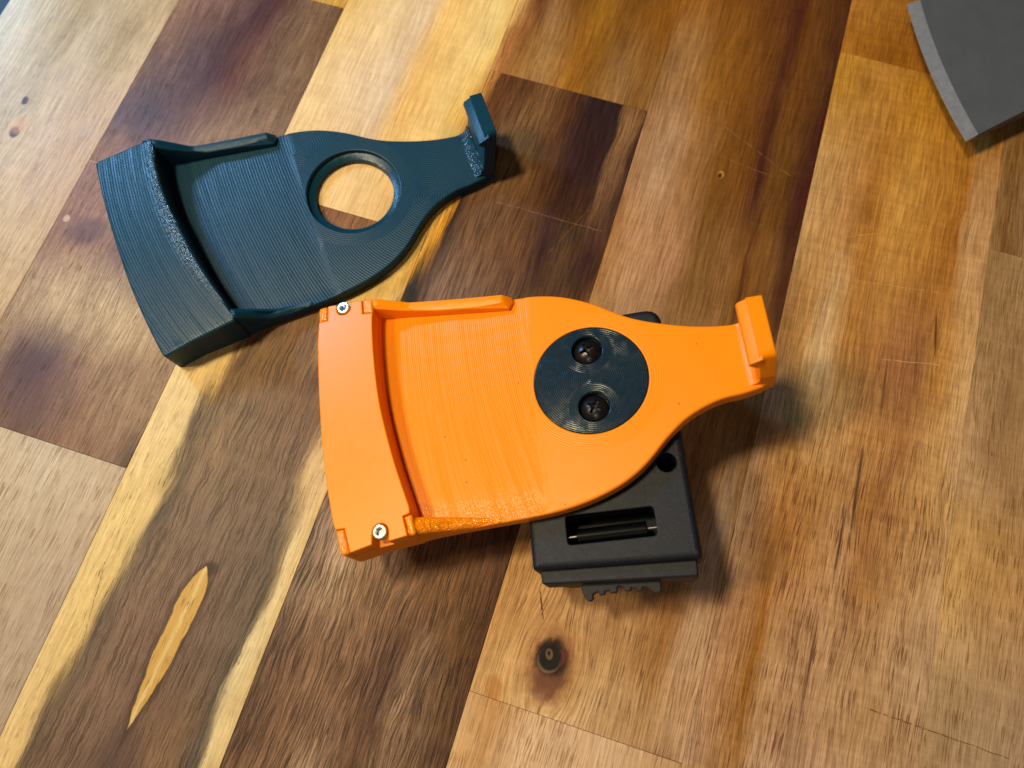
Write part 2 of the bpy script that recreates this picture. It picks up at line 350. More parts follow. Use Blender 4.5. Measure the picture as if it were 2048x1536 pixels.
def C(s): return s
J = [-341.2, -256.8, -172.0, -87.0, -5.0, 80.3, 166.2, 251.0, 336.0, 421.0]
tan = [(0, (205, 170, 120)), (.3, (210, 172, 122)), (.6, (190, 150, 100)), (1, (200, 160, 112))]
brn = [(0, (120, 84, 54)), (.4, (100, 68, 44)), (.7, (135, 98, 64)), (1, (105, 72, 48))]
staves = [
 # column 1 (table edge)
 (0, -420, 520, dict(zone='L', warp=3, grain=.20, pores=.15, mottle=.14, seed=1, profiles=[
   (60, [(0, (192, 168, 138)), (.6, (190, 160, 124)), (1, (186, 152, 114))]),
   (130, [(0, (190, 168, 142)), (.4, (184, 158, 126)), (.7, (190, 156, 122)), (1, (190, 150, 112))]),
   (200, [(0, (196, 182, 160)), (.25, (190, 166, 134)), (.45, (166, 138, 98)), (.6, (188, 158, 122)), (.8, (166, 136, 96)), (1, (196, 162, 122))]),
   (240, [(0, (190, 176, 150)), (.4, (160, 132, 90)), (.7, (186, 156, 118)), (1, (180, 146, 104))])],
   knots=[(-303.3, 152.5, 6, 12, .7), (-299.3, 134.5, 7, 14, .7)],
   blobs=[(-303.3, 152.5, 1.5, 2.6, .2, .6, (70, 45, 40), .9), (-299.3, 134.5, 2.4, 3.2, .2, .6, (66, 42, 36), .95), (-298.8, 138.5, 4, 5, 0, .8, (196, 140, 100), .5)])),
 # column 2
 (1, 253.6, 600, dict(zone='L', seed=2, pores=.3, profiles=[(260, [(0, (190, 140, 75)), (.5, (200, 150, 85)), (1, (205, 150, 75))])])),
 (1, -.2, 253.6, dict(zone='L', seed=3.3, warp=5, grain=.28, pores=.45, mottle=.38, cross=.12, fleck=.6, tone=(1.0, 1.03, .93), pore_col=(70, 50, 42), profiles=[
   (2, [(0, (118, 88, 80)), (.4, (112, 80, 72)), (.6, (138, 100, 84)), (.85, (136, 100, 84)), (1, (98, 72, 64))]),
   (30, [(0, (150, 118, 96)), (.18, (104, 78, 76)), (.3, (84, 64, 70)), (.45, (134, 98, 86)), (.7, (142, 108, 88)), (1, (150, 116, 92))]),
   (62, [(0, (158, 124, 100)), (.3, (186, 152, 122)), (.6, (184, 150, 118)), (1, (150, 112, 84))]),
   (95, [(0, (138, 96, 74)), (.3, (148, 106, 84)), (.45, (110, 76, 70)), (1, (140, 104, 84))]),
   (130, [(0, (140, 96, 70)), (.25, (134, 92, 72)), (.5, (154, 116, 90)), (1, (148, 112, 86))]),
   (165, [(0, (104, 76, 66)), (.15, (88, 66, 64)), (.4, (118, 84, 72)), (.65, (148, 112, 90)), (1, (136, 104, 82))]),
   (195, [(0, (126, 90, 70)), (.22, (98, 72, 68)), (.4, (78, 56, 58)), (.55, (104, 66, 56)), (.75, (124, 92, 74)), (1, (128, 96, 74))]),
   (245, [(0, (148, 108, 86)), (.3, (126, 90, 78)), (.5, (86, 60, 62)), (.62, (96, 64, 60)), (.8, (126, 94, 74)), (1, (118, 86, 64))])],
   blobs=[(-240, 96, 10, 7, .6, .9, (84, 58, 60), .6), (-252.4, 99.3, 1.5, 1.8, 0, .5, (196, 160, 130), .9), (-243, 138, 9, 2.5, .8, 1., (180, 128, 84), .5),
          (-206, 150, 1.1, 7, -.15, .8, (196, 140, 90), .6), (-213, 147, .8, 4, -.15, .8, (196, 140, 90), .5), (-225, 20, 16, 22, .5, 1., (82, 62, 70), .45)],
   lines=[((-262, 131), (-196, 131), .35, (205, 160, 110), .7)])),
 (1, -420, -.2, dict(zone='L', seed=4, grain=.16, pores=.62, pore_len=1.4, pore_col=(130, 92, 70), mottle=.12, warp=2, profiles=[
   (-60, [(0, (178, 150, 124)), (.5, (176, 150, 126)), (1, (172, 146, 124))]), (-5, [(0, (196, 170, 140)), (.6, (190, 166, 140)), (1, (186, 158, 130))])])),
 # column 3
 (2, 142, 600, dict(zone='M', seed=5, grain=.14, pores=.22, pore_len=2.2, pore_col=(165, 110, 55), mottle=.14, warp=3, profiles=[
   (150, [(0, (220, 178, 118)), (.3, (224, 180, 116)), (.6, (220, 176, 112)), (1, (212, 156, 80))]),
   (210, [(0, (222, 182, 118)), (.25, (218, 180, 128)), (.45, (210, 176, 132)), (.6, (222, 170, 98)), (.8, (228, 184, 112)), (.95, (218, 168, 88)), (1, (180, 122, 66))]),
   (260, [(0, (214, 168, 96)), (.3, (222, 184, 126)), (.5, (212, 176, 128)), (.62, (226, 176, 102)), (.9, (232, 190, 118)), (1, (224, 176, 100))])],
   blobs=[(-94, 198, 5, 6, 0, .9, (186, 160, 96), .45)])),
 (2, -420, 142, dict(zone='L', seed=6, tone=(1.06, 1.09, 1.16), grain=.14, pores=.18, fig=.9, fig_f=1.8, mottle=.22, warp=3.2, pore_col=(84, 60, 44), profiles=[
   (-100, [(0, (214, 176, 122)), (.12, (214, 174, 116)), (.16, (104, 84, 68)), (.24, (124, 96, 78)), (.5, (118, 88, 74)), (.8, (136, 102, 76)), (.88, (96, 80, 70)), (.925, (100, 82, 70)), (.95, (216, 182, 132)), (1, (206, 170, 116))]),
   (-55, [(0, (216, 178, 118)), (.17, (210, 170, 106)), (.205, (98, 80, 68)), (.28, (128, 98, 80)), (.6, (122, 92, 76)), (.85, (112, 90, 74)), (.89, (96, 80, 66)), (.925, (220, 188, 136)), (1, (214, 176, 120))]),
   (-15, [(0, (218, 180, 118)), (.22, (212, 174, 112)), (.27, (94, 78, 66)), (.34, (128, 100, 80)), (.7, (120, 94, 76)), (.86, (106, 86, 70)), (.90, (160, 128, 92)), (.93, (222, 188, 134)), (1, (212, 172, 112))]),
   (25, [(0, (222, 184, 128)), (.18, (218, 180, 122)), (.22, (102, 82, 64)), (.35, (140, 108, 78)), (.6, (128, 98, 74)), (.8, (126, 96, 74)), (.86, (200, 162, 112)), (1, (214, 172, 116))]),
   (60, [(0, (226, 186, 124)), (.26, (220, 176, 108)), (.31, (122, 88, 58)), (.5, (130, 96, 66)), (.8, (122, 84, 58)), (1, (120, 86, 60))]),
   (100, [(0, (196, 150, 96)), (.15, (130, 90, 56)), (.5, (124, 84, 54)), (.66, (130, 90, 54)), (.72, (224, 178, 104)), (.96, (226, 180, 106)), (1, (180, 120, 60))]),
   (140, [(0, (150, 100, 62)), (.5, (146, 96, 62)), (.8, (160, 106, 66)), (.86, (226, 178, 104)), (1, (224, 170, 90))])],
   leaf=(-124.4, -59.5, 4.5, 32.5, .06, (205, 158, 88), (222, 184, 122)),
   blobs=[(-120.5, -27.5, 3, 3, 0, .8, (62, 48, 48), .75), (-126, -103, 8, 12, 0, .9, (82, 64, 62), .55), (-122.7, -46, .55, 1.4, 0, .4, (70, 50, 36), .9), (-124.4, -52, .4, .9, 0, .4, (96, 70, 44), .9)],
   lines=[((-163, -38), (-152, -100), .3, (110, 85, 60), .8)])),
 # column 4
 (3, 240, 640, dict(zone='M', seed=7, grain=.26, pores=.2, mottle=.22, warp=3, pore_col=(90, 55, 24), profiles=[
   (243, [(0, (205, 146, 84)), (.04, (160, 104, 62)), (.15, (150, 104, 60)), (.3, (164, 122, 74)), (.45, (156, 102, 52)), (.6, (134, 90, 48)), (.8, (152, 112, 70)), (.9, (132, 92, 54)), (1, (138, 98, 58))]),
   (300, [(0, (228, 182, 108)), (.06, (160, 108, 64)), (.12, (96, 60, 40)), (.25, (150, 108, 68)), (.4, (124, 80, 38)), (.55, (150, 102, 50)), (.7, (124, 82, 40)), (1, (140, 90, 44))])])),
 (3, 60, 240, dict(zone='M', seed=8, grain=.40, pores=.55, pore_len=2.4, pore_col=(44, 28, 20), mottle=.26, warp=2.6, profiles=[
   (85, [(0, (100, 70, 48)), (.4, (112, 80, 56)), (1, (104, 74, 50))]),
   (115, [(0, (168, 116, 58)), (.03, (44, 32, 28)), (.10, (90, 66, 54)), (.18, (130, 100, 76)), (.5, (112, 82, 60)), (.8, (84, 58, 42)), (.96, (112, 78, 50)), (1, (140, 100, 62))]),
   (150, [(0, (226, 168, 84)), (.07, (206, 142, 62)), (.10, (60, 38, 24)), (.2, (112, 80, 56)), (.5, (108, 74, 52)), (.66, (66, 46, 37)), (.8, (92, 66, 48)), (.92, (64, 44, 34)), (1, (84, 58, 42))]),
   (200, [(0, (224, 160, 80)), (.04, (150, 98, 60)), (.1, (96, 64, 46)), (.3, (124, 92, 62)), (.5, (98, 68, 48)), (.68, (62, 45, 36)), (.83, (60, 44, 36)), (.87, (126, 90, 62)), (.94, (112, 80, 58)), (.98, (70, 50, 42)), (1, (72, 52, 44))]),
   (236, [(0, (186, 128, 70)), (.06, (96, 62, 44)), (.25, (98, 66, 46)), (.4, (124, 86, 56)), (.55, (88, 58, 40)), (.68, (58, 42, 32)), (.84, (56, 40, 32)), (.87, (140, 100, 66)), (.95, (136, 98, 64)), (.985, (68, 48, 38)), (1, (66, 46, 38))])],
   blobs=[(-84.5, 110, 3.5, 7, .5, 1., (30, 22, 22), .9)],
   lines=[((-61, 169), (-8.7, 169), .2, (170, 125, 85), .6), ((-18, 178), (-30, 150), .2, (160, 115, 78), .4)])),
 (3, -420, 60, dict(zone='M', seed=9, tone=(1.30, 1.42, 1.55), grain=.42, pores=.7, pore_len=2.0, pore_col=(44, 30, 22), fig=.95, fig_f=1.75, fig_w=2.2, mottle=.25, warp=5, profiles=[
   (-100, [(0, (88, 64, 50)), (.2, (112, 80, 58)), (.4, (140, 108, 78)), (.55, (104, 74, 54)), (.8, (112, 82, 60)), (1, (96, 68, 50))]),
   (-50, [(0, (84, 62, 50)), (.15, (112, 80, 58)), (.4, (118, 84, 60)), (.62, (86, 60, 48)), (.7, (126, 94, 68)), (.9, (92, 66, 48)), (1, (84, 58, 42))]),
   (0, [(0, (120, 92, 70)), (.2, (160, 124, 86)), (.35, (128, 92, 62)), (.6, (110, 76, 52)), (.85, (104, 72, 50)), (1, (84, 56, 40))]),
   (40, [(0, (124, 92, 66)), (.3, (128, 92, 62)), (.6, (104, 70, 48)), (1, (84, 56, 40))])])),
 # column 5
 (4, -39.5, 640, dict(zone='R', seed=10, grain=.26, pore_v=(30, 150), pores=.62, pore_len=1.6, pore_col=(84, 50, 24), mottle=.22, cross=.14, warp=2.6,
   knots=[(22.3, -20.5, 13, 20, .85), (37.4, 215.3, 4, 12, .7)], profiles=[
   (-36, [(0, (188, 146, 94)), (.2, (206, 164, 106)), (.5, (196, 156, 104)), (.8, (176, 134, 86)), (1, (180, 140, 96))]),
   (0, [(0, (176, 130, 78)), (.2, (192, 146, 92)), (.45, (178, 136, 90)), (.65, (172, 130, 84)), (.82, (156, 112, 68)), (.9, (186, 148, 108)), (1, (184, 146, 104))]),
   (40, [(0, (168, 124, 72)), (.5, (140, 98, 60)), (.75, (136, 92, 58)), (.86, (176, 134, 90)), (.93, (184, 148, 110)), (1, (160, 118, 76))]),
   (105, [(0, (160, 116, 68)), (.2, (176, 136, 92)), (.4, (140, 106, 68)), (.6, (152, 112, 70)), (.8, (138, 98, 60)), (1, (126, 90, 54))]),
   (165, [(0, (160, 112, 68)), (.15, (178, 132, 88)), (.35, (168, 122, 82)), (.5, (126, 90, 54)), (.65, (138, 98, 60)), (.735, (128, 86, 50)), (.755, (84, 54, 32)), (.78, (124, 84, 50)), (.9, (116, 80, 50)), (.955, (80, 54, 38)), (1, (88, 60, 40))]),
   (215, [(0, (160, 118, 78)), (.14, (178, 138, 96)), (.3, (156, 112, 70)), (.5, (122, 82, 44)), (.66, (114, 74, 42)), (.71, (76, 48, 26)), (.76, (106, 72, 42)), (.85, (108, 74, 46)), (.94, (78, 52, 36)), (1, (78, 50, 34))]),
   (270, [(0, (132, 94, 56)), (.12, (158, 116, 72)), (.3, (146, 98, 52)), (.5, (126, 82, 40)), (.64, (108, 70, 38)), (.69, (84, 54, 28)), (.78, (112, 74, 42)), (.93, (90, 60, 38)), (1, (72, 46, 30))]),
   (330, [(0, (152, 98, 48)), (.3, (128, 82, 38)), (.5, (112, 72, 34)), (.65, (94, 60, 32)), (.72, (84, 52, 30)), (.8, (112, 74, 42)), (1, (84, 56, 36))])],
   blobs=[(22.5, -20.8, 10.5, 15.5, .12, 1., (164, 112, 70), .7), (22.8, -21.5, 7.4, 11.5, .12, .9, (88, 60, 50), .85), (21.5, -29, 5.5, 6.5, .3, 1., (126, 86, 66), .5), (22.2, -18.2, 6.3, 7.0, .2, .45, (54, 38, 40), .95),
          (25.6, -17.2, 2.4, 3.8, -.3, .4, (100, 60, 50), .9), (21.4, -19.3, 4.4, 5.0, 0, .25, (180, 146, 108), .4), (21.6, -18.4, 4.5, 5.1, 0, .3, (36, 30, 30), 1.), (20.9, -17.2, 1.5, 2.1, .4, .3, (112, 84, 64), .9), (20.7, -16.9, .55, .9, .3, .3, (24, 16, 12), 1.),
          (37.8, 215.6, 1.6, 2.2, 0, .5, (178, 128, 70), .9), (37.4, 215.0, .9, 1.4, 0, .4, (50, 28, 16), 1.), (38.5, 206, 3., 9, .1, 1., (110, 74, 44), .55),
          (4, -36, 3.5, 5, .3, .7, (170, 106, 56), .55)],
   lines=[((33, 243), (70, 225), .2, (185, 130, 85), .5), ((33, 226), (62, 222), .2, (180, 130, 85), .4), ((10, 5), (15, -5), .5, (84, 50, 26), .9)])),
 (4, -420, -39.5, dict(zone='R', seed=11, grain=.18, pores=.8, pore_len=1.4, pore_col=(128, 84, 42), mottle=.16, warp=2.4, profiles=[
   (-120, [(0, (200, 156, 104)), (.4, (206, 168, 116)), (.7, (200, 160, 110)), (1, (176, 134, 84))]),
   (-45, [(0, (200, 156, 100)), (.12, (184, 136, 84)), (.3, (208, 168, 118)), (.7, (204, 164, 116)), (1, (184, 142, 92))])],
   lines=[((30, -70), (38, -82), .3, (120, 80, 50), .8)])),
 # column 6
 (5, 304.5, 640, dict(zone='R', seed=12, grain=.22, pores=.3, cross=.25, profiles=[(310, [(0, (168, 112, 56)), (.3, (152, 98, 48)), (.7, (138, 86, 44)), (1, (120, 78, 42))]), (340, [(0, (178, 122, 62)), (.5, (148, 94, 46)), (1, (130, 80, 40))])])),
 (5, -420, 304.5, dict(zone='R', seed=13, tone=(.92, .88, .86), grain=.26, pore_v=(70, 190), pores=.85, pore_len=1.5, pore_col=(96, 58, 26), mottle=.22, cross=.22, warp=3, profiles=[
   (-70, [(0, (182, 144, 98)), (.2, (164, 120, 66)), (.3, (186, 148, 104)), (.5, (176, 140, 100)), (.75, (188, 150, 106)), (1, (176, 142, 100))]),
   (5, [(0, (190, 150, 110)), (.18, (176, 130, 84)), (.24, (158, 108, 56)), (.3, (190, 150, 104)), (.45, (184, 146, 106)), (.7, (196, 158, 110)), (1, (184, 148, 104))]),
   (55, [(0, (188, 148, 106)), (.2, (170, 120, 70)), (.35, (180, 132, 82)), (.5, (196, 154, 106)), (.6, (170, 122, 76)), (.8, (190, 148, 98)), (1, (200, 162, 112))]),
   (110, [(0, (160, 120, 80)), (.15, (168, 128, 78)), (.3, (190, 148, 92)), (.5, (186, 136, 80)), (.7, (178, 126, 76)), (.9, (206, 160, 98)), (1, (208, 166, 110))]),
   (145, [(0, (156, 112, 68)), (.15, (186, 138, 80)), (.24, (212, 174, 116)), (.35, (188, 134, 74)), (.6, (168, 116, 72)), (.72, (150, 102, 66)), (.85, (196, 142, 78)), (1, (214, 170, 110))]),
   (215, [(0, (204, 160, 100)), (.2, (192, 142, 84)), (.35, (178, 122, 64)), (.5, (206, 152, 80)), (.65, (196, 140, 72)), (.82, (174, 116, 60)), (.9, (204, 158, 102)), (1, (196, 150, 96))]),
   (295, [(0, (190, 138, 64)), (.25, (188, 134, 68)), (.5, (186, 130, 60)), (.75, (176, 120, 56)), (1, (178, 124, 62))])],
   blobs=[(126, 85, .7, 20, .03, .9, (50, 32, 22), .75), (123, 60, .6, 15, .0, .9, (50, 32, 22), .7), (130, 130, .6, 12, .05, .9, (60, 38, 22), .6), (148, 165, .5, 10, .1, .9, (72, 42, 20), .75), (120, 5, .5, 18, 0, .9, (60, 40, 28), .6)],
   lines=[((144, 1.0), (166.5, .4), .3, (110, 72, 40), .9), ((95, 322), (118, 285), .3, (214, 160, 90), .6), ((100, 200), (116, 207), .25, (220, 165, 100), .5), ((110, 180), (150, 186), .22, (220, 170, 105), .5), ((125, 145), (152, 150), .35, (214, 166, 104), .6)])),
 # column 7
 (6, 214.8, 640, dict(zone='R', seed=14, grain=.32, pores=.4, pore_len=2, profiles=[(220, [(0, (156, 118, 74)), (.1, (130, 94, 58)), (.2, (160, 122, 80)), (.5, (120, 84, 56)), (1, (140, 104, 70))])])),
 (6, -420, 214.8, dict(zone='R', seed=15, grain=.18, pores=.8, pore_len=1.4, pore_col=(120, 82, 44), mottle=.24, cross=.2, profiles=[
   (0, [(0, (176, 142, 98)), (.5, (168, 136, 98)), (1, (170, 136, 96))]),
   (60, [(0, (204, 160, 100)), (.3, (190, 146, 94)), (.6, (176, 134, 90)), (1, (180, 140, 96))]),
   (120, [(0, (186, 146, 98)), (.2, (160, 122, 80)), (.5, (186, 146, 96)), (1, (170, 130, 90))]),
   (205, [(0, (150, 116, 74)), (.4, (180, 140, 94)), (1, (170, 130, 86))])],
   lines=[((166, .4), (198.7, -.3), .3, (110, 72, 40), .9)])),
 # beyond the frame
 (7, -420, 90, dict(zone='R', seed=16, profiles=[(0, tan)])), (7, 90, 640, dict(zone='R', seed=17, profiles=[(0, brn)])),
 (8, -420, 300, dict(zone='R', seed=18, profiles=[(0, brn)])), (8, 300, 640, dict(zone='R', seed=19, profiles=[(0, tan)])),
]
table = empty('tabletop', table_m); tag(table, 'butcher block table top of glued light and dark wooden staves under the holders', kind='structure')
for (c, v0, v1, spec) in staves:
    u0, u1 = J[c], J[c+1]; g = .06
    zt = random.uniform(-.03, .03)
    V, F = slab_data([(u0+g, v0+g), (u1-g, v0+g), (u1-g, v1-g), (u0+g, v1-g)], zt, -26, bevel=.22, seg=2)
    pale = spec['profiles'][0][1][0][1][0] > 150
    mesh('stave', V, F, wood('acacia_stave', u0, u1, **spec), table)
gl = NT('dark_glue'); gm = gl.out((.05, .03, .018), .7)
slab('glue_bed', [(J[0]+.4, -419), (J[-1]-.4, -419), (J[-1]-.4, 639), (J[0]+.4, 639)], -.5, -25.5, gm, table, bevel=0)
fl = NT('blue_floor'); fm = fl.out(fl.mix(fl.noise(fl.P, .05, 4.), (.10, .26, .72), (.14, .34, .85)), .8)
f_ = slab('floor', [(-2500, -2500), (2500, -2500), (2500, 2500), (-2500, 2500)], -420, -440, fm, None, bevel=0); tag(f_, 'plain blue floor seen past the corner of the table', kind='structure')

# ================================================================== 3D PRINTED HOLDERS
AC = (57.5, 22.5)                            # centre of the print arcs
def print_mat(name, col, rough, kind, sp=.9, depth=.05, pit=None, seed=0., var=.06, speck=False, spec=.24):
    t = NT(name); x, y, z = t.xyz(t.P)
    def ln(d, s): return t.m_('SINE', t.mul(d, 2*math.pi/s))
    wob = t.mul(t.sub(t.noise(t.P, .12, 2.), .5), .8)
    dA = t.vm('DISTANCE', t.vec(x, y, 0.), (AC[0], AC[1], 0.))
    dF = t.vm('DISTANCE', t.vec(x, y, 0.), (250., 42., 0.))
    dA = dF if kind == 'plate' else t.vm('DISTANCE', t.vec(x, y, 0.), (110., 30., 0.))
    dR = t.vm('LENGTH', t.vec(x, y, 0.))
    amp = t.ss(t.noise(t.vec(t.mul(dA, .7), t.mul(y, .012), seed), 1., 3., .6), .3, .7, .35, 1.25)
    arcs = t.mul(ln(t.add(dA, t.mul(wob, .5)), sp), amp)
    arcs = t.add(arcs, t.mul(t.sub(t.noise(t.vec(t.mul(dA, 1.5), t.mul(y, .03), 3.), 1., 2.), .5), 1.3))
    if kind == 'plate':
        rings = t.mul(ln(dR, .9), .45)
        diag = t.mul(ln(t.add(x, t.mul(y, .85)), .95), .22)
        if seed > 0:                         # loops of the infill round small centres
            dq = t.m_('MINIMUM', t.vm('DISTANCE', t.vec(x, y, 0.), (33., -14., 0.)), t.vm('DISTANCE', t.vec(x, y, 0.), (-17., 31., 0.)))
            diag = t.mul(ln(t.add(dq, wob), 1.15), .55)
        h = t.mix(t.ss(dR, 28.3, 28.8), rings, diag)
        h = t.mix(t.ss(x, -22.6, -21.9), t.mul(arcs, 1.15), h)
        step = t.ss(x, -24., -21.)
    elif kind == 'arc': h = arcs
    elif kind == 'flat': h = t.mul(ln(t.add(x, y), .8), .25)
    elif kind == 'disc':
        d1 = t.m_('MINIMUM', t.vm('DISTANCE', t.vec(x, y, 0.), (0., 12.2, 0.)), t.vm('DISTANCE', t.vec(x, y, 0.), (0., -11.4, 0.)))
        h = t.mix(t.ss(d1, 9.4, 9.7), ln(d1, .75), ln(dR, .78))
        h = t.mul(h, t.ss(t.noise(t.P, .16, 2.), .35, .65, .2, 1.3))
    else: h = t.mul(ln(t.add(x, t.mul(y, 1.)), .9), .15)
    side = ln(z, .30)
    gn = t.n.new('ShaderNodeNewGeometry'); nt_ = t.n.new('ShaderNodeVectorTransform'); nt_.vector_type = 'NORMAL'; nt_.convert_from = 'WORLD'; nt_.convert_to = 'OBJECT'
    t.l.new(gn.outputs['Normal'], nt_.inputs[0]); nz = t.xyz(nt_.outputs[0])[2]
    up = t.ss(nz, .55, .85)
    h = t.mix(up, t.mul(side, .55), h)
    h = t.add(h, t.mul(t.sub(t.noise(t.P, 1.0, 2.), .5), .35))
    pm = None
    if pit:
        pn = t.noise(t.P, .58, 3., .55, .5); pm = pit(t, x, y, z)
        h = t.add(h, t.mul(t.sub(pn, .5), t.mul(pm, 20.)))
    n = t.bump(h, depth, 1.)
    v = t.noise(t.P, .05, 3.)
    c = t.mix(t.mul(v, var*2), col, tuple(q*.75 for q in col))
    if speck:
        vs = t.n.new('ShaderNodeTexVoronoi'); vs.inputs['Scale'].default_value = .14; t.put(vs.inputs['Vector'], t.P)
        c = t.mix(t.mul(t.ss(vs.outputs['Distance'], .055, .035), .75), c, (.05, .012, .003))
    ro = t.add(rough, t.mul(t.sub(t.noise(t.P, .35, 4.), .5), .16))
    if pm is not None: ro = t.sub(ro, t.mul(pm, .2)); spec = t.add(spec, t.mul(pm, .4))
    m = t.out(c, ro, n); t.put(t.b.inputs['Specular IOR Level'], spec)
    return m
ORG = (1.0, 0.276, 0.0); TEAL = (0.003, 0.040, 0.076)
def ridge_pit(t, x, y, z):
    d = t.vm('DISTANCE', t.vec(x, y, 0.), (AC[0], AC[1], 0.))
    return t.mul(t.mul(t.ss(d, 145., 137.5), t.ss(y, -48., -10., .15, 1.)), .9)
low_pit = lambda t, x, y, z: t.ss(y, -38., -45.)
hook_pit = lambda t, x, y, z: t.mul(t.ss(x, 52., 56.), t.ss(x, 61., 58.))
none_pit = None

def arc_wall(pts): return spline(pts, 2.)
OUT_L = [(-108.6, 46.7), (-108.5, 30), (-107.6, 14), (-106.3, -2), (-104.6, -18), (-101.8, -35), (-98.8, -49), (-96.6, -57.8)]
UPPER = [(-84.4, 46.9), (-72, 45.6), (-50, 43), (-31, 41.2), (-25.5, 40.9), (-19, 40.3), (-13, 39.3), (-7, 37.6), (-1.5, 35.3), (3.8, 32.6), (8.5, 29.6), (13.3, 26.3), (18.5, 23.2), (25, 20.3), (32.7, 17.6), (40, 15.5), (47, 14.1), (54, 13.3), (60, 13.6)]
LOWER = [(60.5, -13.4), (54, -14.7), (47.1, -15.4), (41.3, -17.0), (35.8, -19.3), (31.5, -21.8), (27.4, -25), (23.4, -28.6), (19.4, -32.7), (15.3, -36.4), (11.0, -39.5), (6.2, -42.2), (.2, -44.7), (-5.7, -46.6), (-12.5, -48.2), (-19, -49.2), (-28, -50), (-46, -51), (-64, -52.2), (-71, -53.2)]
ARC_X = lambda y: -22.2+.0011*(y-10)**2*.9
def build_holder(name, label, cat, M, col, cover, ridge, ztop, mats, hook):
    root = empty(name, M); tag(root, label, cat)
    # ---- base plate with the ring hole and the sunken floor
    loop = spline(OUT_L[1:-1], 3.)
    body = [(-108.6+.6, 46.2)]
    plate = [(-88, 46.9)]+spline(UPPER, 2.)+[(65.2, 13.7), (65.6, 13.0), (65.6, -9.5), (64.6, -11.6)]+spline(LOWER, 2.)+[(-88, -55.8), (-90, 0)]
    def ftop(x, y):
        ax = ARC_X(y); d = max(0., min(1., (ax-x)/2.2)); s = d*d*(3-2*d)
        z = -.55*s-max(0., (ax-2-x))*.012*s
        e = max(0., min(1., (y+51.5)/6.5)); z2 = z+(1-e)**2*1.0*s      # floor curls up along the near edge
        return z2
    hole = circle(0, 0, 22., 96)
    o = slab('base_plate', plate, ftop, -6.0, mats['plate'], root, bevel=.9, seg=4, holes=[hole], grid=2.0, hb=.4)
    if not cover:                            # stepped ledge inside the open ring
        V, F = lathe_data([(22.02, -.8), (21.9, -2.4), (18.9, -3.0), (18.5, -3.3), (18.4, -5.98), (22.02, -5.98)], 96)
        mesh('ring_ledge', V, F, mats['ledge'], root)
    # ---- end block
    inner = spline(ridge, 2.)
    left = spline(OUT_L[1:-1], 2.)
    blk = [(-104.5, 47.1, 0)]
    P = fillet([(-108.6, 46.8, 2.0)]+[(x, y, 0) for x, y in left[1:]]+[(-96.6, -57.9, 2.2), (-84, -55.2, 0)]+[(ridge[-1][0]+.6, -53.2, 1.2)]+[(x, y, 0) for x, y in inner[::-1]]+[(ridge[0][0], 46.9, .8)])
    if not cover:
        slab('end_block', P, ztop, -5.95, mats['block'], root, bevel=1.0, seg=4, grid=2.0)
    else:
        slab('end_block', P, 4.0, -5.95, mats['block'], root, bevel=.1, seg=1)
        tabs = [fillet([(-108.6, 46.8, 2.), (-108.2, 40.2, .6), (-104.5, 40.2, .3), (-104.6, 46.85, .8)]),
                fillet([(-89.0, 46.85, .6), (-88.6, 40.6, .4), (-84.3, 40.0, .4), (-84.3, 46.9, 1.)]),
                fillet([(-98.7, -48.2, .8), (-95.4, -48.0, .5), (-92.9, -57.1, 1.), (-96.4, -57.8, 2.2)]),
                fillet([(-72.3, -46.2, .5), (-69.2, -45.6, .8), (-67.6, -53.0, 1.2), (-70.2, -53.3, 1.)])]
        for q in tabs: slab('corner_tab', q, 9.9, 3.9, mats['tab'], root, bevel=.9, seg=4)
        g = .18
        L = [(x+g*.2, y) for x, y in left if 39.8 > y > -47.6]
        R = [(x, y) for x, y in inner if 39.6 > y > -45.6]
        def notch(cx, cy, up):               # U notch that lets the screw head in
            s = 1 if up else -1; a = [math.pi*(k/10) for k in range(11)]
            arc = [(cx+3.15*math.cos(q), cy-s*3.15*math.sin(q)) for q in a]
            return arc                       # runs from +x to -x
        top_n = notch(-97.3, 44.6, True); low_n = notch(-81.2, -50.7, False)
        cov = [(-108.2, 39.9)]+L+[(-98.6, -47.9), (-95.15, -47.75), (-92.75, -56.9)]
        cov += [(low_n[-1][0], -54.9)]+low_n[::-1]+[(low_n[0][0], -54.4)]
        cov += [(-70.9, -53.2), (-72.6, -46.0), (-69.9, -45.2)]+R[::-1]+[(-84.3, 39.75), (-88.85, 40.35), (-89.25, 46.8)]
        cov += [(top_n[0][0], 46.9)]+top_n+[(top_n[-1][0], 46.9)]+[(-104.35, 46.85), (-104.25, 39.95)]
        cp = slab('cover_plate', cov, 10.0, 4.05, mats['cover'], root, bevel=.45, seg=3)
        for (cx, cy) in ((-97.3, 44.6), (-81.2, -50.7)):
            hexa = [(cx+1.45*math.cos(math.pi/3*k+.3), cy+1.45*math.sin(math.pi/3*k+.3)) for k in range(6)]
            a = slab_data(circle(cx, cy, 2.7, 40), 10.7, 4.2, bevel=.35, seg=3, holes=[hexa])
            b = slab_data([(cx+1.5*math.cos(math.pi/3*k+.3), cy+1.5*math.sin(math.pi/3*k+.3)) for k in range(6)], 8.7, 6, bevel=0)
            mesh('cap_screw', *join(a, b), mats['steel'], cp)
    # ---- side rims
    zb = ztop(-80, 30) if callable(ztop) else 10.
    up = [(x, y) for x, y in spline(UPPER, 2.) if x < -25.5]
    rim = [(ridge[0][0]-1, 46.7)]+[(x, y-.12) for x, y in up]+[(-27.0, 38.6), (-29.0, 35.6)]
    rim += [(-45, 37.6), (-60, 39.5), (-74, 41.4), (ridge[0][0]-1, 42.6)]
